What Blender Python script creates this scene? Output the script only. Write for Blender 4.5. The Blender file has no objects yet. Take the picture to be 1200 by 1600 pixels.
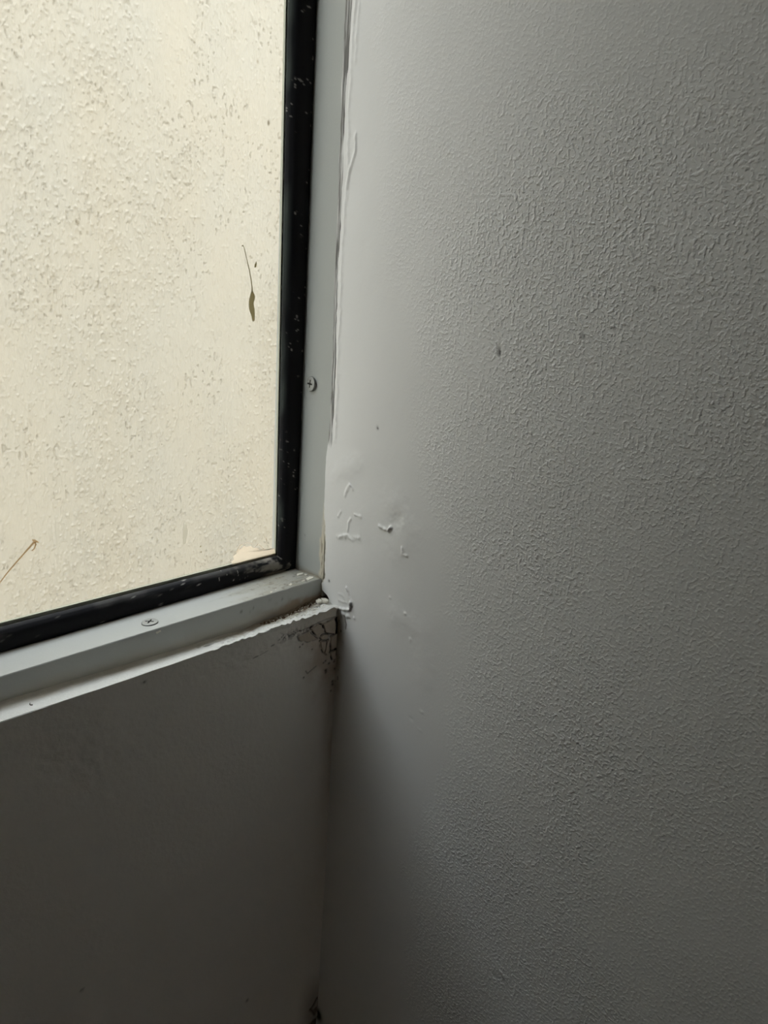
import bpy, bmesh, math, random
import numpy as np
from mathutils import Matrix, Vector

C = bpy.context.scene
col = C.collection

# ------------------------------------------------------------------ camera
cd = bpy.data.cameras.new('camera')
cam = bpy.data.objects.new('camera', cd)
col.objects.link(cam)
cd.sensor_fit = 'VERTICAL'
cd.sensor_height = 36.0
cd.lens = 27.0                       # 26 mm phone lens, portrait frame
cd.clip_start = 0.01
right = Vector((0.739046, -0.670271, 0.067436))
down = Vector((-0.168928, -0.281301, -0.944634))
fwd = Vector((0.652130, 0.686736, -0.321122))
M = Matrix((right, -down, -fwd)).transposed().to_4x4()
M.translation = Vector((-0.293459, -0.344516, 0.224323))
cam.matrix_world = M
C.camera = cam

# ------------------------------------------------------------------ overcast sky, exposure
SKY = 4.2
EXPOSURE = 0.0
w = bpy.data.worlds.new('world')
C.world = w
w.use_nodes = True
bg = w.node_tree.nodes['Background']
bg.inputs['Color'].default_value = (0.93, 0.97, 1.0, 1)
bg.inputs['Strength'].default_value = SKY
C.view_settings.view_transform = 'Standard'
C.view_settings.look = 'None'
C.view_settings.exposure = EXPOSURE
C.view_settings.gamma = 1.0
C.view_settings.use_curve_mapping = False
C.cycles.use_denoising = True
C.cycles.max_bounces = 12
C.cycles.diffuse_bounces = 6
C.cycles.transparent_max_bounces = 12

# ------------------------------------------------------------------ helpers
def tag(o, label=None, cat=None, group=None, kind=None):
    if label: o['label'] = label
    if cat: o['category'] = cat
    if group: o['group'] = group
    if kind: o['kind'] = kind
    return o

def link(name, me, mat, parent=None):
    o = bpy.data.objects.new(name, me)
    col.objects.link(o)
    if mat: me.materials.append(mat)
    if parent: o.parent = parent
    return o

def raw_mesh(name, V, F4, smooth=True):
    """V (n,3) metres, F4 (m,4) quads"""
    V = np.asarray(V, np.float32); F4 = np.asarray(F4, np.int32)
    me = bpy.data.meshes.new(name)
    me.vertices.add(len(V)); me.vertices.foreach_set('co', V.ravel())
    me.loops.add(F4.size); me.loops.foreach_set('vertex_index', F4.ravel())
    me.polygons.add(len(F4))
    me.polygons.foreach_set('loop_start', np.arange(0, F4.size, 4, dtype=np.int32))
    me.polygons.foreach_set('use_smooth', np.full(len(F4), smooth, bool))
    me.update(calc_edges=True)
    me.validate()
    return me

def grid_faces(nu, nv, off=0):
    i = np.arange((nu - 1) * (nv - 1)); a = i // (nv - 1); b = i % (nv - 1)
    v = a * nv + b + off
    return np.stack([v, v + 1, v + nv + 1, v + nv], 1)

def set_color(me, rgb, name='paint'):
    a = me.attributes.new(name, 'FLOAT_COLOR', 'POINT')
    d = np.ones((len(me.vertices), 4), np.float32); d[:, :3] = rgb
    a.data.foreach_set('color', d.ravel())

def set_float(me, val, name):
    a = me.attributes.new(name, 'FLOAT', 'POINT')
    a.data.foreach_set('value', np.ascontiguousarray(val, np.float32).ravel())

_lat = {}
def vn(u, v, seed=0):
    """smooth value noise in [-1,1]; u,v already divided by the wavelength"""
    if seed not in _lat:
        _lat[seed] = np.random.RandomState(seed + 11).uniform(-1, 1, (256, 256)).astype(np.float32)
    L = _lat[seed]
    u = np.asarray(u, np.float64); v = np.asarray(v, np.float64)
    iu = np.floor(u).astype(int); iv = np.floor(v).astype(int)
    fu = u - iu; fv = v - iv
    fu = fu * fu * (3 - 2 * fu); fv = fv * fv * (3 - 2 * fv)
    a = L[iu % 256, iv % 256]; b = L[(iu + 1) % 256, iv % 256]
    c = L[iu % 256, (iv + 1) % 256]; d = L[(iu + 1) % 256, (iv + 1) % 256]
    return (a * (1 - fu) + b * fu) * (1 - fv) + (c * (1 - fu) + d * fu) * fv

def fbm(u, v, seed=0, octv=4):
    s = 0; amp = 1; tot = 0
    for k in range(octv):
        s = s + amp * vn(u * 2 ** k + 17.3 * k, v * 2 ** k + 5.1 * k, seed + k); tot += amp; amp *= 0.5
    return s / tot

def dist_line(U, V, pts):
    """distance to a polyline, in the units of U,V"""
    D = np.full(U.shape, 1e9)
    if len(pts) == 1: return np.hypot(U - pts[0][0], V - pts[0][1])
    for (a, b), (c, d) in zip(pts[:-1], pts[1:]):
        du, dv = c - a, d - b; L = du * du + dv * dv + 1e-9
        t = np.clip(((U - a) * du + (V - b) * dv) / L, 0, 1)
        D = np.minimum(D, np.hypot(U - a - t * du, V - b - t * dv))
    return D

def smooth(a, b, x):
    t = np.clip((x - a) / (b - a), 0, 1); return t * t * (3 - 2 * t)

def mixc(colr, target, m):
    m = np.asarray(m)[..., None]; return colr * (1 - m) + np.array(target) * m

def axis(*segs):
    """segs: (start, stop, step) in mm, joined"""
    out = []
    for a, b, s in segs:
        n = max(1, int(round((b - a) / s))); out += list(np.linspace(a, b, n, endpoint=False))
    out.append(segs[-1][1])
    return np.array(out)

def box(bm, x0, x1, y0, y1, z0, z1):
    r = bmesh.ops.create_cube(bm, size=1.0)
    bmesh.ops.scale(bm, vec=(x1 - x0, y1 - y0, z1 - z0), verts=r['verts'])
    bmesh.ops.translate(bm, vec=((x0 + x1) / 2, (y0 + y1) / 2, (z0 + z1) / 2), verts=r['verts'])

def bm_obj(name, bm, mat, parent=None, smooth_=False):
    me = bpy.data.meshes.new(name); bm.to_mesh(me); bm.free()
    if smooth_:
        for p in me.polygons: p.use_smooth = True
    return link(name, me, mat, parent)

def tube(bm, pts, rad, seg=8):
    """round tube through pts (mm) with a radius per point (mm)"""
    P = [Vector(p) / 1000 for p in pts]; rings = []
    for i, p in enumerate(P):
        t = (P[min(i + 1, len(P) - 1)] - P[max(i - 1, 0)]).normalized()
        a = t.cross(Vector((0.31, 0.92, 0.21))).normalized(); b = t.cross(a)
        r = (rad[i] if isinstance(rad, (list, tuple)) else rad) / 1000
        rings.append([bm.verts.new(p + r * (math.cos(2 * math.pi * k / seg) * a + math.sin(2 * math.pi * k / seg) * b)) for k in range(seg)])
    for A, B in zip(rings[:-1], rings[1:]):
        for k in range(seg): bm.faces.new((A[k], A[(k + 1) % seg], B[(k + 1) % seg], B[k]))
    bm.faces.new(rings[0][::-1]); bm.faces.new(rings[-1])

def plate(bm, pts, frame, thick, bevel=0.25, curl=0.0, rnd=None):
    """irregular flat chip: outline pts (mm) in a plane, thickness along frame's normal.
    frame = (origin, u axis, v axis, n axis) in metres"""
    o, u, v, n = [Vector(k) for k in frame]
    c = np.mean(np.array(pts), 0)
    # refine the outline so that it looks broken
    out = []
    for i in range(len(pts)):
        a = np.array(pts[i]); b = np.array(pts[(i + 1) % len(pts)])
        out.append(a)
        if rnd: out.append((a + b) / 2 + np.array([rnd.uniform(-.2, .2), rnd.uniform(-.2, .2)]))
    def P(q, h):
        return o + (u * q[0] + v * q[1] + n * h) / 1000
    L = []
    for h, s in ((0, 0.0), (thick - bevel, 0.0), (thick, bevel)):
        ring = []
        for q in out:
            d = q - c; l = np.linalg.norm(d) + 1e-9
            qq = c + d * max(0.2, (l - s) / l)
            ring.append(bm.verts.new(P(qq, h + curl * (l / 5.0) ** 2)))
        L.append(ring)
    k = len(out)
    for A, B in zip(L[:-1], L[1:]):
        for i in range(k): bm.faces.new((A[i], A[(i + 1) % k], B[(i + 1) % k], B[i]))
    top = bm.verts.new(P(c, thick))
    for i in range(k): bm.faces.new((L[-1][i], L[-1][(i + 1) % k], top))
    bm.faces.new(L[0][::-1])

# ------------------------------------------------------------------ materials
def mat(name, color=(.8, .8, .8), rough=.6, spec=.4, metal=0.0):
    m = bpy.data.materials.new(name); m.use_nodes = True
    b = m.node_tree.nodes['Principled BSDF']
    b.inputs['Base Color'].default_value = (*color, 1)
    b.inputs['Roughness'].default_value = rough
    b.inputs['Specular IOR Level'].default_value = spec
    b.inputs['Metallic'].default_value = metal
    return m, m.node_tree, b

def add_bump(nt, b, layers, extra=None, strength=1.0, lumps=False):
    """layers: (scale, detail, distance m, stretch xyz); extra = attribute that fades the relief"""
    tc = nt.nodes.new('ShaderNodeTexCoord'); prev = None
    for scale, detail, dist, st in layers:
        mp = nt.nodes.new('ShaderNodeMapping'); mp.inputs['Scale'].default_value = st
        nt.links.new(tc.outputs['Object'], mp.inputs['Vector'])
        n = nt.nodes.new('ShaderNodeTexNoise'); n.inputs['Scale'].default_value = scale; n.inputs['Detail'].default_value = detail
        nt.links.new(mp.outputs['Vector'], n.inputs['Vector'])
        bp = nt.nodes.new('ShaderNodeBump'); bp.inputs['Distance'].default_value = dist; bp.inputs['Strength'].default_value = strength
        if lumps:
            mr = nt.nodes.new('ShaderNodeMapRange'); mr.interpolation_type = 'SMOOTHSTEP'
            mr.inputs['From Min'].default_value = .44; mr.inputs['From Max'].default_value = .72
            nt.links.new(n.outputs['Fac'], mr.inputs['Value']); nt.links.new(mr.outputs['Result'], bp.inputs['Height'])
        else:
            nt.links.new(n.outputs['Fac'], bp.inputs['Height'])
        if extra:
            at = nt.nodes.new('ShaderNodeAttribute'); at.attribute_name = extra
            nt.links.new(at.outputs['Fac'], bp.inputs['Strength'])
        if prev: nt.links.new(prev.outputs['Normal'], bp.inputs['Normal'])
        prev = bp
    nt.links.new(prev.outputs['Normal'], b.inputs['Normal'])

def use_paint(nt, b):
    at = nt.nodes.new('ShaderNodeAttribute'); at.attribute_name = 'paint'
    nt.links.new(at.outputs['Color'], b.inputs['Base Color'])

WALL = (.755, .752, .735)
m_wall, nt, b = mat('interior_wall_paint', WALL, .62, .25); use_paint(nt, b)
add_bump(nt, b, [(640, .9, .00027, (1, 1, 1)), (260, 1, .00016, (1, 1, 1))], 'peel', lumps=True)
m_front, nt, b = mat('front_wall_paint', WALL, .6, .3); use_paint(nt, b)
add_bump(nt, b, [(300, 3, .0003, (1, 1, 1))])
m_plain, nt, b = mat('plain_wall_paint', (.86, .85, .83), .7, .25)
add_bump(nt, b, [(200, 3, .0006, (1, 1, 1))])
m_floor, nt, b = mat('floor_wood_tone', (.66, .50, .34), .5, .4)
m_sill, nt, b = mat('sill_paint', (.78, .77, .74), .55, .35); use_paint(nt, b)
add_bump(nt, b, [(500, 4, .0004, (1, 1, 1))])
m_frame, nt, b = mat('frame_powder_coat', (.66, .68, .66), .38, .45); use_paint(nt, b)
add_bump(nt, b, [(900, 2, .00006, (1, 1, 1))])
m_rubber, nt, b = mat('black_rubber', (.012, .012, .014), .5, .12); use_paint(nt, b)
m_bead, nt, b = mat('outer_bead', (.34, .35, .28), .5, .3)
add_bump(nt, b, [(400, 2, .0003, (1, 1, 1))])
m_screw, nt, b = mat('screw_metal', (.36, .365, .35), .45, .5, .35); use_paint(nt, b)
add_bump(nt, b, [(1500, 3, .00015, (1, 1, 1))])
m_plate, nt, b = mat('loose_plaster', (.53, .465, .385), .75, .2)
add_bump(nt, b, [(600, 3, .0003, (1, 1, 1))])
m_chip, nt, b = mat('cream_plaster_chip', (.74, .71, .62), .75, .2)
add_bump(nt, b, [(700, 3, .0004, (1, 1, 1))])
m_brown, nt, b = mat('brown_dirt', (.13, .085, .05), .9, .1)
m_mud, nt, b = mat('olive_mud', (.42, .38, .25), .8, .15)
add_bump(nt, b, [(700, 3, .0002, (1, 1, 1))])
m_stem, nt, b = mat('dry_stem', (.70, .58, .42), .8, .1)
m_grey, nt, b = mat('grey_flake', (.72, .70, .64), .8, .1)
m_smear, nt, b = mat('sealant_smear', (.93, .87, .79), .6, .3)
add_bump(nt, b, [(350, 4, .0006, (1, 1, 1))])
m_fibre, nt, b = mat('dark_fibre', (.08, .065, .05), .8, .1)
m_stucco, nt, b = mat('cream_stucco', (.74, .69, .58), .8, .2); use_paint(nt, b)
add_bump(nt, b, [(330, 3, .0009, (1, 1, .35)), (120, 3, .001, (1, 1, .3))])
m_ground, nt, b = mat('concrete_ground', (.68, .64, .57), .85, .2)
add_bump(nt, b, [(40, 5, .004, (1, 1, 1))])

def translucent(nt, b, fac):
    out = [n for n in nt.nodes if n.type == 'OUTPUT_MATERIAL'][0]
    t = nt.nodes.new('ShaderNodeBsdfTranslucent'); t.inputs['Color'].default_value = b.inputs['Base Color'].default_value
    mx = nt.nodes.new('ShaderNodeMixShader'); mx.inputs[0].default_value = fac
    nt.links.new(b.outputs[0], mx.inputs[1]); nt.links.new(t.outputs[0], mx.inputs[2]); nt.links.new(mx.outputs[0], out.inputs['Surface'])
for m_, f_ in ((m_mud, .8), (m_smear, .9), (m_grey, .9), (m_stem, .75)):
    translucent(m_.node_tree, m_.node_tree.nodes['Principled BSDF'], f_)
m_glass, nt, b = mat('window_glass')
nt.nodes.remove(b)
out = [n for n in nt.nodes if n.type == 'OUTPUT_MATERIAL'][0]
tr = nt.nodes.new('ShaderNodeBsdfTransparent'); tr.inputs['Color'].default_value = (.985, .99, .985, 1)
gl = nt.nodes.new('ShaderNodeBsdfGlossy'); gl.inputs['Roughness'].default_value = .01
mx = nt.nodes.new('ShaderNodeMixShader')
mx.inputs[0].default_value = .03; nt.links.new(tr.outputs[0], mx.inputs[1]); nt.links.new(gl.outputs[0], mx.inputs[2])
nt.links.new(mx.outputs[0], out.inputs['Surface'])

# ------------------------------------------------------------------ sizes (m)
WX = -0.25            # left end of the window opening
TOP = 1.15            # top of the window opening
RX, RY = -1.3, -1.9   # room
ZF, ZC = -1.0, 1.7   # floor, ceiling
FY = 0.080            # outer face of the facade

# ================================================================== SETTING
# ---- right wall: relief in mm, U = y, V = z
ys = axis((-360, -70, 1.4), (-70, 12, .55), (12, 19.5, .3))
zs = axis((-450, -60, 1.3), (-60, 115, .6), (115, 420, 1.15))
Y, Z = np.meshgrid(ys, zs, indexing='ij')
edge_t = [(-500, 12), (5, 11), (7, 13), (8.7, 18.6), (13, 19.6), (18.5, 16.6), (22.5, 16.6), (25.9, 17.4), (35.2, 16.8), (42.8, 17.0),
          (54.8, 19.1), (63, 20.3), (97, 20.3), (108.5, 19.8), (126, 19.1), (161, 19.2), (219.7, 20.5), (305, 22), (420, 22.4)]
ez = np.array([e[0] for e in edge_t]); ev = np.array([e[1] for e in edge_t])
edge = np.interp(zs, ez, ev) + vn(zs / 3.1, zs * 0 + .5, 3) * (.25 + .3 * smooth(70, 45, zs) * smooth(5, 8, zs)) + vn(zs / 1.5, zs * 0 + 4.4, 8) * .55 * smooth(64, 48, zs) * smooth(5, 8, zs) + vn(zs / 9, zs * 0 + 2.5, 4) * .25
k = np.clip((Y - 8) / (19.5 - 8), 0, None)
Y = np.where(Y > 8, 8 + k * (edge[None, :] - 8), Y)
fade = smooth(-360, -340, Y) * smooth(-450, -430, Z) * smooth(420, 400, Z)
near = smooth(-95, -30, Y)
h = (fbm(Y / 60, Z / 70, 20, 3) * .55 + fbm(Y / 22, Z / 30, 30, 3) * .22) * near + fbm(Y / 90, Z / 90, 40, 2) * .5 * (1 - near)
h += fbm(Y / 5, Z / 9, 50, 3) * .05 * near
colr = np.ones(Y.shape + (3,)) * np.array(WALL)
peelb = [(-450, -97), (-269, -96), (-136, -93), (-60, -100), (-15, -102), (26, -103), (75, -83), (119, -68), (158, -56), (206, -38), (284, -20), (343, -9), (420, -4)]
pb = np.interp(Z, [p[0] for p in peelb], [p[1] for p in peelb]) + fbm(Y / 25, Z / 25, 60, 3) * 22
peel = smooth(18, -22, Y - pb) * (.72 + .45 * fbm(Y / 45, Z / 45, 66, 2)) + .035
peel *= (.3 + .7 * smooth(-300, -150, Y)) * (.45 + .55 * smooth(350, 200, Z)) * (.6 + .4 * smooth(-330, -170, Z))                       # worn smoother farther along
def ridge(pts, wd, ht, skew=0):
    global h
    if wd > 2.5:
        h = h + ht * np.exp(-(dist_line(Y + 2 * WU, Z + 2 * WV, pts) / wd) ** 2); return
    d = dist_line(Y + WU, Z + WV, pts); h = h + ht * (.8 + .55 * WA) * np.exp(-(d / (wd * (1 + .35 * WB))) ** 2)
WU = fbm(Y / 4.5, Z / 4.5, 90, 3) * 1.1; WV = fbm(Y / 4.5, Z / 4.5, 93, 3) * 1.1
WA = fbm(Y / 2.2, Z / 2.2, 96, 3) * 1.4; WB = vn(Y / 3, Z / 3, 99)
ridge([(3.6, 51.0), (-1.2, 53.4), (-6.9, 54.4), (-14.5, 56.0)], 1.7, .75)
ridge([(3.0, 52.0), (-1.2, 54.4), (-6, 55.2)], .6, .5)
ridge([(-4.1, 57.5), (-5.0, 64.1), (-6.3, 66.6)], .8, .5)
ridge([(-33.1, 70.4), (-36.5, 70.0), (-40.6, 70.3), (-42.5, 72.6)], .95, 1.2)
ridge([(-40.4, 70.2), (-42.0, 71.6)], .9, .8)
ridge([(-53.6, 63.4), (-53.7, 61.1), (-53.2, 59.3), (-56.8, 59.5)], .9, .8)
ridge([(5.6, 65.1), (4.0, 68.8)], .6, .5)
ridge([(-10.6, 71.0), (-13.1, 70.7), (-15.6, 71.0)], .8, .7)
ridge([(-3.3, 88.3), (-1.3, 84.2), (0.7, 79.5)], .9, .5)
ridge([(-4.0, 88.0), (-6.5, 85.6)], .8, .45)
ridge([(-5.8, 19.5), (-7.5, 16.8), (-10.8, 12.9), (-11.6, 10.5), (-10.8, 6.9), (-7.3, 4.6), (-1.0, 3.2)], 1.0, 1.5)
ridge([(-11.2, 12), (-11.4, 8.5), (-9.0, 5.6)], .7, .8)
ridge([(2.1, 12.7), (-2.2, 13.2), (-6.3, 9.9), (1.2, 8.5)], .7, .45)
ridge([(-3, .5), (-6.5, .6), (-9.5, 1.6)], 1.2, .9)
ridge([(8.1, 282.7), (7.4, 274.4), (9.1, 270.1), (11.4, 264.9), (12.9, 261.3), (12.6, 257.2)], .9, .7)
ridge([(13.5, 346), (14, 320), (14.3, 295), (13.2, 262), (13.8, 225), (13.0, 170), (12.6, 112)], 1.3, .45)
ridge([(10.2, 344), (10.8, 318)], .8, .4)
for p, r_, a_ in (((-14.7, 2.2), .9, .9), ((-79.6, -32.1), 1.0, .9), ((-72, -42), .9, -.5), ((-79.5, -45), .8, .6), ((-215, 149.4), 1.4, .9), ((-46.3, 28.8), .8, .7),
                  ((-60, 24), 1, .5), ((-66, 9), 1.1, .6), ((-30, 40), .7, .4)):
    ridge([p], r_, a_)
ridge([(-45, 87), (-57, 75), (-49, 62)], 9, .55)                   # trowel edges in the patched plaster
ridge([(-52.8, 20.5), (-74.8, 17.3), (-80, -10)], 7, .5)
ridge([(-10, 104), (8, 92)], 6, .5)
ridge([(-44, 77), (-50, 81)], 3.5, -.5)
ridge([(-160.8, -160.1), (-160.1, -163.6)], .7, .8)
ridge([(-161.5, -163.5), (-164.2, -165.0)], .7, .7)
ridge([(-154.4, -170.4), (-157.5, -170.0), (-161.5, -168.2)], .7, -.6)
# crack beside the window jamb
cl = np.interp(Z, [100, 108.5, 126.1, 161.2, 219.7, 305.5, 347.5, 420], [19.8, 19.8, 19.1, 19.2, 20.5, 22, 22.1, 22.4])
cr = np.interp(Z, [100, 109.4, 126.8, 161.7, 219.8, 257.2, 302.1, 323.2, 346.7, 420], [16.8, 16.6, 16.2, 16.6, 18.2, 17.9, 18.9, 17.4, 17.2, 17.0]) - .6 + vn(Z / 4, Z * 0, 71) * .35 + vn(Z / 14, Z * 0 + 3, 72) * .4
on = smooth(106, 112, Z)
inside = smooth(-.25, .15, Y - cr) * on
streak = fbm(Y / .8, Z / 16, 75, 3)
h -= inside * (.4 + .4 * streak)
colr = mixc(colr, (.14, .135, .125), inside * np.clip(.62 + 1.1 * streak, .12, .95))
thin = np.exp(-((Y - cr - .2) / .4) ** 2) * on * smooth(-.6, 0, vn(Z / 11, Z * 0 + 7, 73))
h -= thin * .5; colr = mixc(colr, (.06, .056, .05), thin * .9)
thin = np.exp(-((Y - (cr * .45 + cl * .55)) / .28) ** 2) * on * smooth(-.1, .4, vn(Z / 17, Z * 0 + 1.2, 74))
h -= thin * .4; colr = mixc(colr, (.07, .066, .06), thin * .85)
# dirt, cracks and dark marks, plus painted shade beside the paint fold
def mark(pts, wd, amount, c=(.035, .03, .025), deep=.4):
    global h, colr
    d = dist_line(Y, Z, pts); g = np.exp(-(d / wd) ** 2)
    h = h - deep * g; colr = mixc(colr, c, np.clip(g * amount, 0, 1))
mark([(-5.6, 0.0), (-6.2, -3.4), (-7.3, -5.7), (-6.9, -8.9)], .55, .8)
mark([(-106.9, 185.9), (-107.7, 183.0), (-108.1, 180.6)], .5, .85)
mark([(-107.7, 182.2)], .8, .95)
for p in ((-181.9, 216.9), (-152.5, 195.1), (-25.2, 127.8), (12, 17.8), (-163, -167)): mark([p], .85, .95)
mark([(-5.9, 19.3), (-7.0, 17.6)], .5, .8)
mark([(-12.2, 11.5), (-12.4, 9), (-11.0, 5.8), (-9.2, 4.6)], .55, .7)  # shadow along the right side of the fold, put into the colour
# old paint near the frame and the brown stain down the corner
low = smooth(4, -8, Z) * smooth(-70, -25, Z)
st = smooth(-9, -1, Y) * smooth(3, -3, Z) * smooth(-110, -35, Z) * (.75 + .5 * fbm(Y / 5, Z / 9, 80, 3))
colr = mixc(colr, (.36, .285, .205), np.clip(st * .85, 0, .9))
sp = smooth(.42, .62, fbm(Y / 2.2, Z / 3.2, 83, 2)) * smooth(-7, -1, Y) * smooth(0, -6, Z) * smooth(-75, -40, Z)
colr = mixc(colr, (.03, .025, .02), sp)
lip = smooth(1.1, .1, edge[None, :] - Y) * smooth(6, 8, Z) * smooth(75, 55, Z)
colr = mixc(colr, (.62, .58, .47), lip * .6)
h = h * fade
hole = np.exp(-(np.hypot(Y + 1, (Z + 356) * .7) / 4) ** 2); colr = mixc(colr, (.02, .017, .014), np.clip(hole * 1.4, 0, 1))
X = -h
nu, nv = Y.shape
P = np.stack([X, Y, Z], -1).reshape(-1, 3)
# two more columns curl the broken paint edge back towards the frame
e1 = np.stack([X[-1] + .7, Y[-1] + .15, Z[-1]], -1); e2 = np.stack([X[-1] + 2.6, Y[-1] - .1, Z[-1]], -1)
P = np.concatenate([P, e1, e2]); F = grid_faces(nu + 2, nv)
colf = np.concatenate([colr.reshape(-1, 3), np.tile((.45, .42, .35), (nv, 1)), np.tile((.12, .10, .08), (nv, 1))])  # last curled column coloured dark to stand for shade in the gap
pf = np.concatenate([peel.ravel(), np.zeros(2 * nv)])
n0 = len(P)
def quad_ring(y0, y1, z0, z1):
    """flat rest of the wall around the fine panel"""
    Q = []
    for a, b, c_, d in ((RY * 1000, y0, ZF * 1000, ZC * 1000), (y0, y1, ZF * 1000, z0), (y0, y1, z1, ZC * 1000)):
        Q.append([(0, a, c_), (0, b, c_), (0, b, d), (0, a, d)])
    return Q
Qs = quad_ring(-360, 19.5, -450, 420)
Qs += [[(60, RY * 1000, ZF * 1000 - 300), (60, FY * 1000, ZF * 1000 - 300), (60, FY * 1000, ZC * 1000 + 150), (60, RY * 1000, ZC * 1000 + 150)]]   # its other face
P = np.concatenate([P, np.array(Qs).reshape(-1, 3)])
F = np.concatenate([F, np.arange(4 * len(Qs)).reshape(-1, 4) + n0])
colf = np.concatenate([colf, np.tile(WALL, (4 * len(Qs), 1))]); pf = np.concatenate([pf, np.full(4 * len(Qs), .5)])
me = raw_mesh('wall_right', P / 1000, F); set_color(me, colf); set_float(me, pf, 'peel')
wall_right = tag(link('wall_right', me, m_wall), 'grey-white painted plaster wall with orange-peel texture right of the window', 'wall', kind='structure')

# ---- front wall under the window: U = x, V = z
PL = {'p1': [(-23.4, -4.6), (-17.7, -2.7), (-14.5, -4.5), (-13.3, -7.7), (-12.9, -10.6), (-18.8, -11.0)],
      'p2': [(-13.3, -4.4), (-4.1, -3.0), (-3.2, -5.1), (-2.8, -14.6), (-11.4, -11.0)],
      'p3': [(-15.6, -13.2), (-12.6, -11.8), (-8.3, -13.3), (-8.9, -16.3), (-13.9, -15.6)],
      'p4': [(-6.4, -15.6), (-1.2, -14.5), (-.9, -25.3), (-5.4, -26.0), (-6.7, -20.4)],
      'p5': [(-6.4, -26.8), (-1.2, -26.6), (-1.3, -33.4), (-3.9, -33.6)],
      'p6': [(-15.0, -16.2), (-10.0, -17.3), (-10.1, -21.7), (-11.9, -25.6), (-14.4, -20.3)],
      'p7': [(-9.2, -17.6), (-7.4, -17.4), (-6.9, -26.3), (-9.0, -28.1), (-10.9, -26.1)],
      'p8': [(-33.0, -7.6), (-24.6, -6.2), (-19.6, -11.6), (-17.1, -13.9), (-25.3, -13.9), (-32.0, -10.4)]}
xs = axis((-340, -110, 1.3), (-110, -50, .8), (-50, 0, .4))
zt = axis((-450, -75, 1.4), (-75, -40, .8), (-40, 0, .4))
X, Z = np.meshgrid(xs, zt, indexing='ij')
def ztop(x):
    z = np.interp(x, [-400, -207, -161, -88, -37, -3, 5], [-3.0, .7, 1.2, 2.6, 4.5, 4.2, 4.2])
    return z + vn(x / 2.3, x * 0, 5) * .85 * smooth(-105, -80, x) + vn(x / 7, x * 0, 6) * .35 * smooth(-120, -80, x) + vn(x / 13, x * 0, 7) * .15
kz = np.clip((Z + 8) / 8, 0, None)
Z = np.where(Z > -8, -8 + kz * (ztop(X) + 8), Z)
fade = smooth(-340, -325, X) * smooth(-450, -430, Z)
h = fbm(X / 70, Z / 60, 120, 3) * .6 + fbm(X / 18, Z / 18, 125, 3) * .12
bl = np.exp(-((np.abs(X + 164) / 36) ** 2 + (np.abs(Z + 36) / 34) ** 2))
h += bl * (fbm(X / 9, Z / 9, 130, 3) * .7)
bl2 = np.exp(-((np.abs(X + 60) / 40) ** 2 + (np.abs(Z + 10) / 6) ** 2))
h += bl2 * fbm(X / 6, Z / 4, 133, 3) * .8
colr = np.ones(X.shape + (3,)) * np.array((.86, .84, .80))
def lmark(pts, wd, amount, deep=.5, c=(.03, .024, .018)):
    global h, colr
    d = dist_line(X, Z, pts); g = np.exp(-(d / wd) ** 2)
    h = h - deep * g; colr = mixc(colr, c, np.clip(g * amount, 0, 1))
# brown damp stain near the corner
st = smooth(-42, -10, X + (Z + 20) * .2) * smooth(-90, -30, Z) * (.75 + .6 * fbm(X / 8, Z / 8, 140, 3))
colr = mixc(colr, (.44, .345, .25), np.clip(st, 0, 1) * .75)
st2 = smooth(-14, 0, X) * smooth(-260, -60, Z)
colr = mixc(colr, (.40, .33, .25), st2 * .55 * np.clip(.8 + .5 * fbm(X / 6, Z / 20, 143, 3), 0, 1))
# open cracks between the plaster plates (the plates themselves are pieces below)
base = np.zeros(X.shape)
for nm, p in PL.items():
    g = np.exp(-(dist_line(X, Z, p + p[:1]) / .62) ** 2)
    base = np.maximum(base, 1.15 * g * (.55 if nm == 'p8' else (.7 if nm in ('p3', 'p6', 'p7') else 1)) * smooth(-.75, .1, vn(X / 2.2 + 3, Z / 2.2, 150)))
h -= base * .9; colr = mixc(colr, (.025, .02, .015), np.clip(base * 1.05, 0, 1))
lmark([(-25.8, -3.9), (-17.7, -2.5), (-11.0, -1.9), (-3.6, -2.6)], .5, .95, .9)
lmark([(-40, -5.5), (-33, -4.3), (-25.8, -3.7)], .4, .6, .4)
rough = np.exp(-(dist_line(X, Z, [(-45.3, -5.2), (-36, -4.3), (-24, -4.2)]) / 2.6) ** 2)
net = smooth(.12, .5, np.abs(fbm(X / 1.7, Z / 1.3, 155, 2)) * 2)
h += rough * (fbm(X / 1.5, Z / 1.5, 157, 2) * 1.0); colr = mixc(colr, (.06, .048, .035), rough * (1 - net) * .75)
lmark([(-1.0, .5), (-.8, -7.2), (-1.1, -16.8), (-.8, -23.4), (-.9, -28.3), (-1.3, -34)], .8, 1.0, .8)
lmark([(-.8, 1.2), (-1.2, -5)], 1.8, 1.2, 1.6); lmark([(-.3, -5), (-.5, -30)], 1.1, 1.1, 1.0)
lmark([(-25.4, -34.9), (-23.8, -37.3), (-17.2, -34.2)], .45, .6)
lmark([(-65.1, -12.4), (-62, -12.0)], .35, .7, .3); lmark([(-61, -12), (-55.5, -10.7)], .3, .4, .3); lmark([(-52.2, -8.2), (-50.8, -7.8)], .4, .8, .3)
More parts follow.
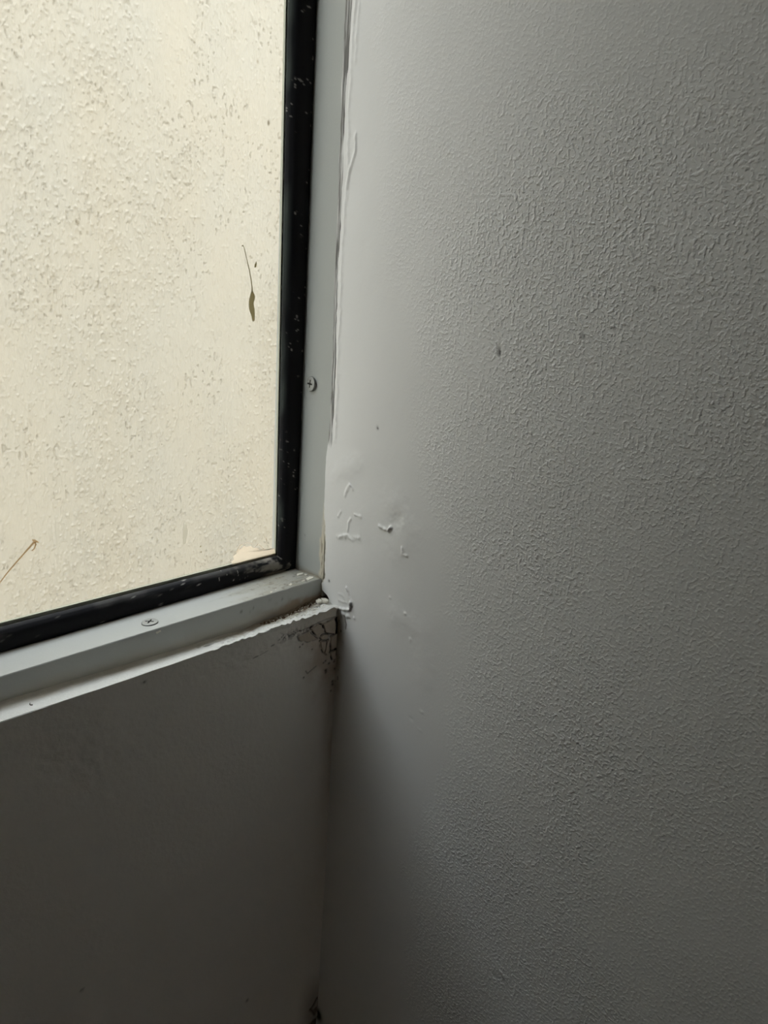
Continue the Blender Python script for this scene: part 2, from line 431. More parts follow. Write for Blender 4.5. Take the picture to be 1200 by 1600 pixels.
for p, r_ in (((-8.6, -40.2), 1.0), ((-8.4, -42), .8), ((-1.0, -41.5), .8), ((-2.2, -50.8), 1.0), ((-2.0, -53.2), 1.0), ((-3.3, -57.7), .7), ((-9.3, -32.8), .8), ((-6.2, -35.7), .9),
              ((-1.8, -35.8), .8), ((-10.9, -33.7), .7), ((-26.8, -39.1), .7), ((-20.9, -20.5), .5), ((-28.8, -14.3), .6), ((-31, -15.5), .6), ((-179.6, -191.5), .9), ((-66.7, -288.4), 1.1), ((-135, -3.5), .8)):
    lmark([p], r_, .9, .3)
lmark([(-1.0, -338), (-4.5, -343.6), (-7.6, -345.4), (-4.5, -350), (-2.5, -355)], 1.1, 1, .8)
lmark([(-2.0, -349), (-1.0, -352)], 2.0, .9, .8)
lmark([(-2.5, -364), (-1, -372)], 4.5, 1.3, 2.0)
low_corner = smooth(-24, -4, X) * smooth(-300, -345, Z)
colr = mixc(colr, (.16, .13, .10), low_corner * .6)  # darker brown towards the corner at the bottom
paintlip = smooth(2.4, .4, ztop(X) - Z + vn(X / 3, Z / 3, 160) * 1.1) * smooth(-100, -86, X) * smooth(-30, -42, X)
colr = mixc(colr, (.80, .79, .75), paintlip); h += paintlip * .5
fasc = smooth(-4.2, -3.4, Z) * smooth(-34, -27, X)
h += fasc * .5; colr = mixc(colr, (.60, .57, .51), fasc * .7)
h *= fade
nu, nv = X.shape
h = np.concatenate([h, h[-1:] * 0]); Z = np.concatenate([Z, Z[-1:]]); X = np.concatenate([X, X[-1:] + 9]); colr = np.concatenate([colr, colr[-1:]]); nu += 1
P = np.stack([X, -h, Z], -1).reshape(-1, 3); F = grid_faces(nu, nv); n0 = len(P)
R = [(RX * 1000, -340, ZF * 1000, -8), (RX * 1000, WX * 1000 - 25, -8, ZC * 1000), (-340, 0, ZF * 1000, -450), (WX * 1000 - 25, 0, TOP * 1000 + 20, ZC * 1000), (WX * 1000 - 25, -340, -8, -3)]
Q = [[(a, 0, c_), (b_, 0, c_), (b_, 0, d), (a, 0, d)] for a, b_, c_, d in R]
# outer face of the facade around the window; unseen, its height shaped to shade the stucco
fo = FY * 1000
R2 = [(-1600, 3000, -1300, -5), (-1600, WX * 1000 - 25, -5, 7000), (WX * 1000 - 25, 3, TOP * 1000 + 20, 7000), (3, 3000, -5, 7000)]
Q += [[(a, fo, c_), (b_, fo, c_), (b_, fo, d), (a, fo, d)] for a, b_, c_, d in R2]
# reveals left and above
a_ = WX * 1000 - 25; t_ = TOP * 1000 + 20
Q += [[(a_, 0, -5), (a_, fo, -5), (a_, fo, t_), (a_, 0, t_)], [(a_, 0, t_), (a_, fo, t_), (3, fo, t_), (3, 0, t_)]]
P = np.concatenate([P, np.array(Q, float).reshape(-1, 3)])
F = np.concatenate([F, np.arange(4 * len(Q)).reshape(-1, 4) + n0])
colf = np.concatenate([colr.reshape(-1, 3), np.tile((.86, .84, .80), (4 * len(Q), 1))])
me = raw_mesh('wall_front', P / 1000, F); set_color(me, colf)
wall_front = tag(link('wall_front', me, m_front), 'shaded low white wall under the window with cracked plaster in its top right corner', 'wall', kind='structure')

rnd = random.Random(4)
for nm, p in PL.items():
    c_ = np.mean(np.array(p), 0)
    q = [tuple(c_ + (np.array(a) - c_) * (1 - .42 / np.linalg.norm(np.array(a) - c_))) for a in p]
    bm = bmesh.new()
    plate(bm, q, ((0, 0, 0), (1, 0, 0), (0, 0, 1), (0, -1, 0)), {'p1': 1.1, 'p2': 1.0, 'p8': .75}.get(nm, .85), .3, 0, rnd)
    bmesh.ops.recalc_face_normals(bm, faces=bm.faces)
    bm_obj('plaster_plate', bm, m_plate, wall_front)

# ---- sill
xs = axis((-380, -110, 1.2), (-110, 6, .5)); yy = axis((0, 21.5, .5))
X, Yg = np.meshgrid(xs, yy, indexing='ij')
zb = np.interp(X, [-400, -200, -117, -60, -25, -8, 0], [-7, -3.1, -4.6, -5.0, -2.6, .6, 2.5])
t = Yg / 21.5
Zs = ztop(X) * (1 - t) + zb * t
Zs = Zs - .35 * smooth(1.2, 0, Yg) ** 2 + 2.2 * smooth(16, 21.5, Yg) ** 2
mess = smooth(-100, -60, X)
Zs += fbm(X / 12, Yg / 6, 200, 3) * .25 + fbm(X / 3, Yg / 2, 205, 3) * (.12 + .75 * mess)
colr = np.ones(X.shape + (3,)) * np.array((.64, .635, .60))
back = smooth(9, 18, Yg + fbm(X / 14, Yg / 5, 210, 3) * 4)
colr = mixc(colr, (.52, .47, .38), back * .75)
rust = smooth(12.5, 17.5, Yg + fbm(X / 5, Yg / 3, 213, 3) * 3) * smooth(-85, -30, X)
colr = mixc(colr, (.19, .125, .075), np.clip(rust * .9, 0, 1))
cr_ = smooth(.35, .6, fbm(X / 2.2, Yg / 1.6, 217, 2)) * mess * .5
colr = mixc(colr, (.40, .36, .29), cr_)
d = np.hypot((X + 88.8) * .8 + (Yg - 12.9) * .35, (Yg - 12.9) * .9 - (X + 88.8) * .2)
g = np.exp(-(d / 2.0) ** 4); Zs -= g * 1.6; Zs += np.exp(-((d - 2.8) / .8) ** 2) * .5
colr = mixc(colr, (.22, .20, .165), g * .8)
d = np.hypot(X + 93.7, Yg - 15.1); Zs -= np.exp(-(d / .9) ** 2) * .7; colr = mixc(colr, (.35, .32, .27), np.exp(-((d - .9) / .4) ** 2) * .7)
dd = dist_line(X, Yg, [(-82, 7), (-70, 6), (-60, 8)]); Zs += np.exp(-(dd / 2) ** 2) * fbm(X / 2, Yg / 2, 219, 2) * 1.4
nu, nv = X.shape
P = np.stack([X, Yg, Zs], -1).reshape(-1, 3)
me = raw_mesh('trim_1', P / 1000, grid_faces(nu, nv)); set_color(me, colr.reshape(-1, 3))
sill = tag(link('trim_1', me, m_sill), 'narrow white painted sill ledge with chipped dirty right end below window frame', 'sill', kind='structure')

# ---- rest of the room
def slab(name, x0, x1, y0, y1, z0, z1, m, label, cat):
    bm = bmesh.new(); box(bm, x0, x1, y0, y1, z0, z1)
    return tag(bm_obj(name, bm, m), label, cat, kind='structure')
slab('wall_left', RX - .1, RX, RY, 0, ZF, ZC, m_plain, 'plain grey-white wall at the far left of the room', 'wall')
slab('wall_back', RX, .1, RY - .1, RY, ZF, ZC, m_plain, 'plain grey-white wall behind the camera', 'wall')
slab('floor', RX - .1, .1, RY - .1, 0, ZF - .1, ZF, m_floor, 'light brown floor of the room below the window wall', 'floor')
slab('ceiling', RX - .1, .1, RY - .1, .08, ZC, ZC + .15, m_plain, 'plain white ceiling of the room', 'ceiling')
slab('ground', -5, 5, FY, 1.3, -.72, -.62, m_ground, 'concrete ground of the narrow gap outside the window', 'ground')

# ---- outdoor stucco wall across the gap: relief in mm, U = x, V = z
WY = 1.20
xs = axis((110, 880, 1.5)); zt = axis((-660, 790, 1.9))
X, Z = np.meshgrid(xs, zt, indexing='ij')
patch = smooth(-.35, .35, fbm(X / 130, Z / 260, 300, 3))
grain = fbm(X / 4.2, Z / 6.0, 305, 2); grain2 = fbm(X / 8, Z / 22, 310, 3)
drag = fbm(X / 4.5, Z / 120, 315, 3)
h = 4.0 * np.clip(grain - .14, 0, 1) ** 1.0 * (.5 + .8 * patch) + 1.9 * np.clip(grain2 - .1, 0, 1) * (.3 + .7 * patch)
h += 1.2 * np.clip(drag, -.1, 1) * (.4 + .6 * smooth(.0, .4, fbm(X / 90, Z / 300, 320, 2) + .2))
pits = smooth(.42, .60, fbm(X / 6, Z / 9, 325, 2)) * smooth(-.1, .35, fbm(X / 60, Z / 90, 330, 2) + .15)
h -= pits * 2.2
h += fbm(X / 120, Z / 160, 335, 2) * 1.2
colr = np.ones(X.shape + (3,)) * np.array((.49, .462, .40))
tint = fbm(X / 90, Z / 150, 340, 3)[..., None]
colr = colr * (1 + .022 * tint * np.array((1, .2, -1.0)))
def omark(x, z, rx, rz, c, a):
    global colr
    colr = mixc(colr, c, np.clip(a * np.exp(-(((X - x) / rx) ** 2 + ((Z - z) / rz) ** 2) ** 2), 0, 1))
omark(746.7, 469, 3.2, 5.6, (.12, .10, .06), .9)
omark(318.7, 236.7, 5.4, 7, (.40, .36, .29), .8)
omark(717, 580, 3, 4, (.3, .26, .2), .8); omark(570, 519.6, 3, 3.4, (.2, .18, .13), .8)
h *= smooth(110, 135, X) * smooth(880, 855, X) * smooth(-660, -635, Z) * smooth(790, 765, Z)
nu, nv = X.shape
P = np.stack([X, WY * 1000 - h, Z], -1).reshape(-1, 3); F = grid_faces(nu, nv); n0 = len(P)
OH = 1250
R = [(-5000, 110, -1400, OH), (880, 5000, -1400, OH), (110, 880, -1400, -660), (110, 880, 790, OH)]
Q = [[(a, WY * 1000, c_), (b_, WY * 1000, c_), (b_, WY * 1000, d), (a, WY * 1000, d)] for a, b_, c_, d in R]
P = np.concatenate([P, np.array(Q, float).reshape(-1, 3)]); F = np.concatenate([F, np.arange(16).reshape(-1, 4) + n0])
colf = np.concatenate([colr.reshape(-1, 3), np.tile((.49, .462, .40), (16, 1))])
me = raw_mesh('wall_outdoor', P / 1000, F); set_color(me, colf)
tag(link('wall_outdoor', me, m_stucco), 'bright cream rough stucco wall outdoors seen through the window glass', 'wall', kind='structure')

# ================================================================== WINDOW
win = bpy.data.objects.new('window_1', None); col.objects.link(win)
win.location = (0, 0, 0)
tag(win, 'fixed window with grey-white metal frame and black rubber gasket', 'window', kind='structure')

def zl(x, y):                       # top of the bottom rail, mm
    return 16.7 + .0195 * x - .11 * (y - 20.5)

FR = np.array((.435, .445, .425))
# ---- bottom rail
xs = axis((WX * 1000 - 20, -110, 2.5), (-110, 3, .6))
prof = []                            # (kind, t)
for q in np.linspace(0, 1, 14): prof.append(('f', q))
for q in np.linspace(0, 1, 44): prof.append(('t', q))
prof += [('b', 0)]
P = np.zeros((len(xs), len(prof), 3)); colr = np.ones((len(xs), len(prof), 3)) * FR
for j, (kd, q) in enumerate(prof):
    if kd == 'f':
        z = -9 + (zl(xs, 20.5) - .7 + 9) * q; y = np.full_like(xs, 20.5)
    elif kd == 't':
        y = np.full_like(xs, 21.1 + 58 * q ** 1.0 if q > 0 else 20.9)
        z = zl(xs, y) - (.15 if q == 0 else 0)
    else:
        y = np.full_like(xs, 79.5); z = np.full_like(xs, -9)
    P[:, j] = np.stack([xs, y, z], -1)
XX, YY, ZZ = P[..., 0], P[..., 1], P[..., 2]
ist = np.array([k_[0] == 't' for k_ in prof])[None, :] & np.ones((len(xs), 1), bool)
isf = np.array([k_[0] == 'f' for k_ in prof])[None, :] & np.ones((len(xs), 1), bool)
grime = smooth(-75, -25, XX + fbm(XX / 18, YY / 6, 400, 3) * 26) * ist
colr = mixc(colr, (.31, .295, .235), grime * (.75 + .5 * fbm(XX / 5, YY / 4, 404, 3)))
dark = smooth(.3, .6, fbm(XX / 2.6, YY / 1.8, 407, 2)) * grime * .75
colr = mixc(colr, (.16, .14, .11), dark)
backd = smooth(45.5, 49.5, YY + fbm(XX / 6, YY / 2, 410, 3) * 2) * ist
colr = mixc(colr, (.36, .31, .23), backd * .65)
enddirt = smooth(-2.2, -.2, XX + fbm(XX / 3, YY / 2, 413, 3)) * ist
colr = mixc(colr, (.22, .19, .14), enddirt * .8)
P[..., 2] += (grime * fbm(XX / 3, YY / 2, 416, 3) * .35)
lowf = smooth(7, -3, ZZ + fbm(XX / 15, ZZ / 5, 420, 3) * 3) * isf
colr = mixc(colr, (.47, .43, .35), lowf * .6)
rb = smooth(9, 3, ZZ + fbm(XX / 5, ZZ / 3, 423, 3) * 6) * smooth(-65, -18, XX) * isf
colr = mixc(colr, (.28, .20, .13), rb * .8)
scr = np.exp(-((ZZ - (11.2 + .035 * XX + 1.2 * vn(XX / 5, XX * 0, 426))) / .5) ** 2) * smooth(.1, .3, vn(XX / 2.2, XX * 0 + 3, 427)) * smooth(-66, -60, XX) * smooth(-24, -32, XX) * isf
colr = mixc(colr, (.10, .085, .065), scr * .9)
me = raw_mesh('bottom_rail', P.reshape(-1, 3) / 1000, grid_faces(*P.shape[:2]), smooth=False); set_color(me, colr.reshape(-1, 3))
rail = link('bottom_rail', me, m_frame, win)

# ---- right jamb (face towards -x)
zs = axis((4, 120, .7), (120, TOP * 1000, 4)); jy = axis((19.0, 24, .4), (24, 52, 1.4))
Yj, Zj = np.meshgrid(jy, zs, indexing='ij')
Xj = np.full_like(Yj, .9) + .25 * np.exp(-((Yj - 19) / .35) ** 2)
ed = smooth(24.6, 21.6, Yj + fbm(Yj / 3, Zj / 6, 430, 3) * 2.6) * smooth(62, 45, Zj) * np.interp(Zj, [0, 45, 64], [.9, 1, .6])
up = smooth(22.4, 20.4, Yj + fbm(Yj / 2, Zj / 9, 433, 3) * 1.6) * smooth(90, 62, Zj)
m_ = np.clip(np.maximum(ed, up * .7), 0, 1)
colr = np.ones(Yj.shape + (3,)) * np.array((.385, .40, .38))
colr = mixc(colr, (.60, .55, .43), m_ * .85)
Xj -= m_ * (.35 + .3 * fbm(Yj / 1.5, Zj / 4, 436, 3))
brk = smooth(.35, .6, fbm(Yj / 1.2, Zj / 5, 438, 2)) * m_
colr = mixc(colr, (.20, .17, .12), brk * .7)
mk = np.exp(-(dist_line(Yj, Zj, [(40.5, 41), (40.2, 37)]) / .35) ** 2); colr = mixc(colr, (.1, .09, .08), mk * .8)
base_d = smooth(18.5, 15.5, Zj + fbm(Yj / 4, Zj / 2, 440, 2)); colr = mixc(colr, (.30, .27, .21), base_d * .7)
P = np.stack([Xj, Yj, Zj], -1)
first = P[:1].copy(); first[..., 0] = 8
last = P[-1:].copy(); last[..., 0] = 8; last2 = last.copy(); last2[..., 1] = 79.5
P = np.concatenate([first, P, last, last2]); cc = np.concatenate([np.full_like(colr[:1], .08), colr, colr[-1:], colr[-1:]])  # side face towards the wall coloured dark, painting the gap's shade
me = raw_mesh('jamb', P.reshape(-1, 3) / 1000, grid_faces(*P.shape[:2])); set_color(me, cc.reshape(-1, 3))
jamb = link('jamb', me, m_frame, win)

# ---- rails out of the frame: left jamb and head, closing the opening
def painted(name, bm, m, c, parent):
    o = bm_obj(name, bm, m, parent); set_color(o.data, np.tile(c, (len(o.data.vertices), 1))); return o
bm = bmesh.new(); box(bm, WX - .022, WX, .0205, .0795, 0.0, TOP); painted('jamb', bm, m_frame, FR, win)
bm = bmesh.new(); box(bm, WX - .022, .003, .0205, .0795, TOP, TOP + .018); painted('head_rail', bm, m_frame, FR, win)
bm = bmesh.new(); box(bm, .0015, .022, .0525, .0795, -.006, TOP); painted('outer_jamb', bm, m_frame, FR, win)

# ---- gaskets
GP = [(0.0, 0.0), (-.7, .06), (-1.1, .18), (-1.25, .4), (-1.0, .62), (-.2, .80), (1.4, .93), (3.0, .99), (3.9, 1.0), (4.6, .94)]
def gasket_paint(S, T, seed, n):
    c = np.ones(S.shape + (3,)) * np.array((.011, .011, .013))
    spk = smooth(.60, .70, fbm(S / 1.3, T * 10, seed, 2)) * smooth(-.1, .3, fbm(S / 30, T * 2, seed + 5, 2)); c = mixc(c, (.42, .41, .38), spk * .7)
    return c
xs = axis((WX * 1000, -60, 2), (-60, -1.2, .5)); g = np.array(GP)
b0 = zl(xs, 50); hgt = (24.1 + .008 * xs) - b0
endt = 1 - .75 * smooth(-6, -1.2, xs) ** 2
P = np.zeros((len(xs), len(GP), 3))
# densify the profile
tt = np.linspace(0, len(GP) - 1, 28); gp = np.stack([np.interp(tt, range(len(GP)), g[:, 0]), np.interp(tt, range(len(GP)), g[:, 1])], 1)
P = np.zeros((len(xs), 28, 3))
for j, (dy, f) in enumerate(gp):
    P[:, j, 0] = xs; P[:, j, 1] = 50.0 + dy + np.where(dy < 0, (1 - endt) * 1.5, 0); P[:, j, 2] = b0 + hgt * f - (1 - endt) * 4.0 * f * smooth(-5, -1, xs)
T = np.broadcast_to(gp[None, :, 1], P.shape[:2]); S = P[..., 0]
colr = gasket_paint(S, T, 450, 0)
sm = smooth(.35, .62, T + fbm(S / 8, T * 3, 455, 3) * .5) * smooth(-46, -24, S + fbm(S / 5, T * 4, 458, 3) * 14)
sm = np.maximum(sm * smooth(-.05, .35, fbm(S / 5, T * 6, 460, 3) + .25), smooth(-8, -3.5, S + fbm(S / 4, T * 4, 463, 3) * 3) * .85)
colr = mixc(colr, (.31, .285, .25), np.clip(sm, 0, 1) * .8)
lo = smooth(.22, .08, T + fbm(S / 6, T * 4, 464, 3) * .12) * smooth(-30, -18, S); colr = mixc(colr, (.26, .22, .16), lo * .7)
dust = smooth(.1, .6, fbm(S / 22, T * 2, 465, 4)) * smooth(.3, .8, T) * .16
colr = mixc(colr, (.25, .24, .22), dust)
P[..., 1] -= np.clip(sm, 0, 1) * .5 * np.clip(fbm(S / 2, T * 8, 468, 2) + .4, 0, 1)
me = raw_mesh('gasket', P.reshape(-1, 3) / 1000, grid_faces(*P.shape[:2])); set_color(me, colr.reshape(-1, 3))
tag(link('gasket', me, m_rubber, win), 'black rubber gasket along the bottom of the pane, smeared grey at its right end')
zs = axis((11, 380, .7), (380, TOP * 1000, 5))
P = np.zeros((len(zs), 28, 3))
wv = 12.0 + (zs - 20) * .0061; yv = 49.9 - (zs - 20) * .0062
for j, (dy, f) in enumerate(gp):
    P[:, j, 2] = zs; P[:, j, 0] = .9 - (wv + .9) * f; P[:, j, 1] = yv + dy + (54 - yv - 4) * f
T = np.broadcast_to(gp[None, :, 1], P.shape[:2]); S = P[..., 2]
colr = gasket_paint(S, T, 470, 0)
sm = smooth(.75, .95, T) * smooth(.0, .5, fbm(S / 40, T * 2, 473, 3)); colr = mixc(colr, (.05, .06, .055), sm * .8)
me = raw_mesh('gasket', P.reshape(-1, 3) / 1000, grid_faces(*P.shape[:2])); set_color(me, colr.reshape(-1, 3))
link('gasket', me, m_rubber, win)
bm = bmesh.new(); box(bm, WX, WX + .012, .049, .0545, .006, TOP); painted('gasket', bm, m_rubber, (.011, .011, .013), win)
bm = bmesh.new(); box(bm, WX, .002, .049, .0545, TOP - .012, TOP); painted('gasket', bm, m_rubber, (.011, .011, .013), win)

# ---- pane and the pale outer bead seen through its edge
bm = bmesh.new(); box(bm, WX + .003, -.004, .0546, .0584, .0165, TOP - .004); bm_obj('glass_pane', bm, m_glass, win)
bm = bmesh.new()
def hexa(bm, a, b):
    va = [bm.verts.new(Vector(p) / 1000) for p in a]; vb = [bm.verts.new(Vector(p) / 1000) for p in b]
    n = len(va)
    for i in range(n): bm.faces.new((va[i], va[(i + 1) % n], vb[(i + 1) % n], vb[i]))
    bm.faces.new(va[::-1]); bm.faces.new(vb)
def vb_(z): e = -(10.1 + (z - 20) * .0057); return [(e, 58.6, z), (1, 58.6, z), (1, 64, z), (e + 2.5, 64, z)]
hexa(bm, vb_(8), vb_(TOP * 1000)); bm_obj('outer_bead', bm, m_bead, win)
bm = bmesh.new()
def hb_(x): e = 23.9 + .008 * x; return [(x, 58.6, e), (x, 58.6, 6), (x, 64, 6), (x, 64, e - 2)]
hexa(bm, hb_(WX * 1000), hb_(-4)); bm_obj('outer_bead', bm, m_bead, win)

# ---- screws: head with a pressed cross
def screw_mesh():
    cols = []
    rings = [0.05, .3, .55, .8, 1.05, 1.3, 1.55, 1.8, 2.05, 2.3, 2.55, 2.9, 3.3, 3.75, 4.15, 4.45, 4.62, 4.68, 4.68]
    n = 56; V = []
    for i, r in enumerate(rings):
        for k_ in range(n):
            a = 2 * math.pi * k_ / n; u, v = r * math.cos(a), r * math.sin(a)
            z = 1.45 - .10 * (r / 4.0) ** 2
            if i == len(rings) - 4: z = 1.22
            if i == len(rings) - 3: z = 1.0
            if i == len(rings) - 2: z = .7
            if i == len(rings) - 1: z = -.6
            wd = .42 + .25 * max(0, 1 - r / 1.2)
            rec = r < 2.45 and (abs(u) < wd or abs(v) < wd)
            if rec: z -= 1.0 * (1 - .25 * r / 2.45)
            cols.append((.04, .04, .036) if rec else ((.33, .335, .315) if r < 4.5 else (.17, .17, .155)))  # shade of the cross recess painted near black; rim darker than the face
            V.append((u / 1000, v / 1000, z / 1000))
    F = []
    for i in range(len(rings) - 1):
        for k_ in range(n): F.append((i * n + k_, i * n + (k_ + 1) % n, (i + 1) * n + (k_ + 1) % n, (i + 1) * n + k_))
    me = raw_mesh('screw', V, F, smooth=False); set_color(me, np.array(cols)); return me
sm_ = screw_mesh()
s1 = link('screw', sm_, m_screw, win); s1['label'] = 'grey cross-head screw in the upright jamb'
s1.rotation_euler = Vector((-1, .06, .10)).to_track_quat('Z', 'Y').to_euler(); s1.location = (.0005, .039, .1425)
s2 = s1.copy(); col.objects.link(s2); s2.parent = win; s2['label'] = 'grey cross-head screw in the bottom rail'
s2.rotation_euler = Vector((-.05, .06, 1)).to_track_quat('Z', 'Y').to_euler(); s2.location = (-.1159, .0307, .0130)

# ---- paint flakes stuck on the rail
FL = [[(-6.6, 38.4), (-2.2, 36.6), (-3.5, 34.9), (-9.1, 35.0), (-7.5, 36.8)], [(-7.9, 26.4), (-3.6, 28.0), (-2.4, 25.9), (-3.3, 24.0), (-9.0, 22.9)],
      [(-12.6, 25.3), (-9.6, 25.5), (-10.1, 24.2), (-12.9, 24.6)], [(-2.9, 34.5), (-2.1, 32.0), (-4.1, 30.8), (-3.9, 33.2)],
      [(-38.3, 23.4), (-31.8, 27.2), (-25.6, 26.7), (-24.9, 25.0), (-31.9, 24.6), (-38.6, 22.0)], [(-22.3, 25.7), (-19.2, 27.2), (-20.3, 24.3), (-22.8, 23.6)],
      [(-45.3, 28.8), (-41.6, 28.9), (-40.1, 25.6), (-46.0, 26.7)], [(-73.9, 36.4), (-65.9, 35.7), (-65.9, 34.6), (-73.9, 34.9)],
      [(-53.8, 40.5), (-52.2, 40.3), (-53.2, 37.8), (-54.8, 38.0)], [(-51.7, 36.5), (-44.3, 35.9), (-43.8, 34.4), (-52.4, 34.4)], [(-118.2, 20.6), (-115.9, 20.9), (-115.9, 19.4), (-118.1, 19.3)]]
for i, p in enumerate(FL[:-1]):
    c_ = np.mean(np.array(p), 0); bm = bmesh.new()
    plate(bm, p, ((0, 0, (zl(c_[0], 0)) / 1000), (1, 0, .0195), (0, 1, -.11), (0, .11, 1)), .55, .2, .05, rnd)
    bmesh.ops.recalc_face_normals(bm, faces=bm.faces); bm_obj('paint_flake', bm, m_chip, win)
bm = bmesh.new(); plate(bm, [(-117.3, 12.4), (-114.6, 13.0), (-114.3, 11.9), (-116.9, 11.3)], ((0, .0205, 0), (1, 0, 0), (0, 0, 1), (0, -1, 0)), .5, .2, 0, rnd)
bmesh.ops.recalc_face_normals(bm, faces=bm.faces); bm_obj('paint_flake', bm, m_chip, win)

# ---- peach sealant smear at the lower right of the pane (outer side)
GY = 58.45
def glass_plate(name, pts, thick, m, parent=None, bev=.1):
    bm = bmesh.new(); plate(bm, pts, ((0, GY / 1000, 0), (1, 0, 0), (0, 0, 1), (0, 1, 0)), thick, bev, 0, None)
    bmesh.ops.recalc_face_normals(bm, faces=bm.faces); return bm_obj(name, bm, m, parent)
glass_plate('sealant_smear', [(-44, 22.5), (-45, 25.2), (-43.2, 26.8), (-43.6, 29), (-41.2, 30.2), (-40.4, 33), (-37.6, 33.2), (-35.4, 34.6), (-33, 33.4), (-30, 33.4), (-28.2, 31.4), (-25.0, 31.0), (-23, 28.8), (-19, 29.0), (-16, 27.4), (-11.0, 27.6), (-10.0, 22)], .35, m_smear, win)
for pts in ([(-41.5, 31), (-38, 35.5), (-33, 36.2), (-29, 34.8)], [(-27, 31), (-24.5, 33.5), (-21, 30.5), (-19.5, 28.4)], [(-20, 39), (-18, 36.5), (-17.4, 34)]):
    bm = bmesh.new(); tube(bm, [(x, GY + .3, z) for x, z in pts], [.2, .45, .4, .2][:len(pts)]); bm_obj('sealant_streak', bm, m_smear, win)

# ================================================================== SMALL THINGS
# ---- dried mud drip on the outer glass
bm = bmesh.new()
plate(bm, [(-31.7, 196.6), (-30.9, 196.3), (-29.9, 194.6), (-29.3, 193.2), (-29.7, 191.4), (-30.5, 189.7), (-30.1, 188), (-29.5, 186.2), (-29.4, 183.5), (-29.5, 181.7), (-29.5, 179.6), (-30.3, 178.7), (-31.0, 179.4),
           (-31.3, 181.3), (-32.7, 184.5), (-33.5, 186.9), (-33.6, 190.4), (-32.7, 193.9)], ((0, GY / 1000, 0), (1, 0, 0), (0, 0, 1), (0, 1, 0)), .5, .2)
bmesh.ops.recalc_face_normals(bm, faces=bm.faces)
drip = tag(bm_obj('mud_drip', bm, m_mud), 'olive mud drip with thin curved tail dried on the window glass', 'stain')
bm = bmesh.new(); tube(bm, [(-38.6, GY + .2, 221.4), (-38.0, GY + .2, 221.9), (-37.3, GY + .2, 221.0), (-35.3, GY + .2, 214.5), (-33.5, GY + .2, 208.4), (-32.2, GY + .2, 203.0), (-31.5, GY + .2, 199), (-31.3, GY + .2, 195.6)], [.3, .3, .2, .22, .28, .28, .32, .5])
bm_obj('drip_tail', bm, m_mud, drip)
tag(glass_plate('mud_fleck', [(-28.7, 213.4), (-28.5, 211.4), (-29.1, 209.9), (-29.9, 210.0), (-29.9, 211.4)], .4, m_mud), 'small teardrop-shaped dark mud fleck right of the drip tail', 'stain')
tag(glass_plate('dark_drip', [(-9.6, 229.5), (-10.3, 224), (-10.6, 218), (-10.9, 214.5), (-10.5, 213.0), (-9.3, 212.8), (-8.6, 229.5)], .4, m_mud), 'slim dark drip on glass hugging the upright black gasket', 'stain')
tag(glass_plate('grey_flake', [(-78.1, 59.5), (-77.0, 56.8), (-76.2, 54.0), (-76.2, 51.3), (-77.3, 48.5), (-77.8, 45.2), (-79.4, 45.0), (-79.3, 49), (-79.6, 54)], .25, m_grey), 'pale grey elongated flake stuck low on the window glass', 'flake')
for i, (x, z, lab) in enumerate(((-67.3, 40.9, 'tiny dark speck on glass, upper of two right of the grey flake'), (-67.0, 37.0, 'tiny dark speck on glass, lower of two right of the grey flake'))):
    tag(glass_plate('mud_speck', [(x - .5, z - .3), (x + .3, z - .5), (x + .5, z + .4), (x - .2, z + .6)], .3, m_mud), lab, 'speck', 'dark specks on the lower glass')
# ---- dry stem
bm = bmesh.new()
tube(bm, [(-205, GY + .5, 26.5), (-195.7, GY + .5, 35.8), (-185.4, GY + .5, 45.4), (-180.1, GY + .5, 51.2), (-176.6, GY + .5, 54.7), (-171.3, GY + .5, 59.8), (-166.7, GY + .5, 64.2)], [.28, .3, .34, .38, .42, .46, .6])
stem = tag(bm_obj('dry_stem', bm, m_stem), 'thin dry brown stem slanting across the lower left window glass', 'stem')
bm = bmesh.new(); tube(bm, [(-166.4, GY + .5, 64.4), (-165.7, GY + .5, 63.0), (-166.4, GY + .5, 61.2), (-167.0, GY + .5, 60.3), (-168.0, GY + .5, 59.8)], [.4, .4, .35, .35, .25]); bm_obj('root', bm, m_stem, stem)
bm = bmesh.new(); tube(bm, [(-167.4, GY + .5, 66.0), (-166.6, GY + .5, 65.3), (-165.9, GY + .5, 64.9), (-164.2, GY + .5, 63.8)], [.15, .7, .8, .3]); bm_obj('root', bm, m_stem, stem)
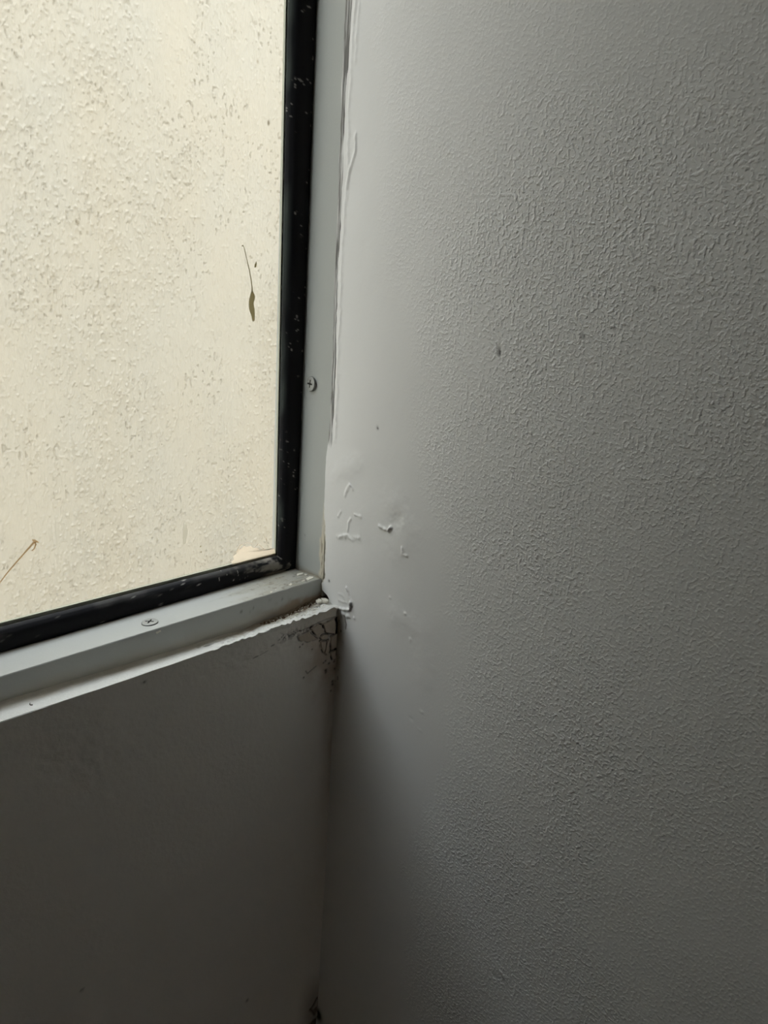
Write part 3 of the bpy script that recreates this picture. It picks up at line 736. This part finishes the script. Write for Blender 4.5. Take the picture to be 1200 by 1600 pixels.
# ---- loose plaster chips at the right end of the sill
def sill_z(x, y): 
    zb_ = np.interp(x, [-400, -200, -117, -60, -25, -8, 0], [-7, -3.1, -4.6, -5.0, -2.6, .6, 2.5]); t_ = y / 21.5
    return float(ztop(np.array([x]))[0]) * (1 - t_) + float(zb_) * t_ + 2.2 * max(0, min(1, (y - 16) / 5.5)) ** 2
def chip(pts, thick, zoff, lab):
    c_ = np.mean(np.array(pts), 0); bm = bmesh.new()
    plate(bm, pts, ((0, 0, (sill_z(*c_) + zoff) / 1000), (1, 0, -.08), (0, 1, .12), (0, 0, 1)), thick, .3, .1, rnd)
    bmesh.ops.recalc_face_normals(bm, faces=bm.faces)
    return tag(bm_obj('plaster_chip', bm, m_chip), lab, 'chip', 'plaster chips on the sill')
chip([(-9.0, 13.6), (-5.8, 15.0), (-4.6, 13.2), (-6.0, 10.6), (-9.2, 11.0)], 1.3, -.3, 'cream plaster chip at the right end of sill, left one of the pair')
chip([(-4.6, 13.8), (-1.8, 12.8), (-1.2, 9.6), (-3.4, 8.6), (-5.2, 10.6)], 1.6, -.3, 'cream plaster chip wedged against the right wall at sill end')
# ---- fibre on the sill
bm = bmesh.new(); fz = sill_z(-190, 8) + .25
tube(bm, [(-189.9, 10.9, sill_z(-190, 10.9) + .2), (-190.7, 9.2, sill_z(-190, 9.2) + .25), (-190.7, 7.9, sill_z(-190, 7.9) + .25), (-190.0, 7.2, sill_z(-190, 7.2) + .25)], [.14, .22, .28, .3])
tag(bm_obj('fibre', bm, m_fibre), 'short dark curved fibre lying on the left part of sill', 'fibre')
# ---- crumbs that nobody could count
def crumbs(name, n, m, box_, size, seed, lab):
    r = random.Random(seed); bm = bmesh.new()
    for i in range(n):
        x = r.uniform(*box_[0]); y = box_[1][0] + (box_[1][1] - box_[1][0]) * r.random() ** box_[2]
        s = r.uniform(*size) * (1.4 if r.random() < .1 else 1)
        res = bmesh.ops.create_icosphere(bm, subdivisions=1, radius=s / 1000)
        for v in res['verts']:
            v.co = v.co * r.uniform(.6, 1.3); v.co.z *= .65
            v.co += Vector((x, y, sill_z(x, y) + s * .45)) / 1000
    return tag(bm_obj(name, bm, m), lab, 'debris', kind='stuff')
crumbs('dirt_crumbs', 170, m_brown, ((-48, -9), (19.5, 15.5), 1.3), (.25, .62), 1, 'dark brown dirt crumbs in the back corner of the sill')
crumbs('plaster_crumbs', 150, m_chip, ((-45, -2), (18.5, 6.5), 1.5), (.25, .65), 2, 'cream plaster crumbs scattered on the right end of the sill')
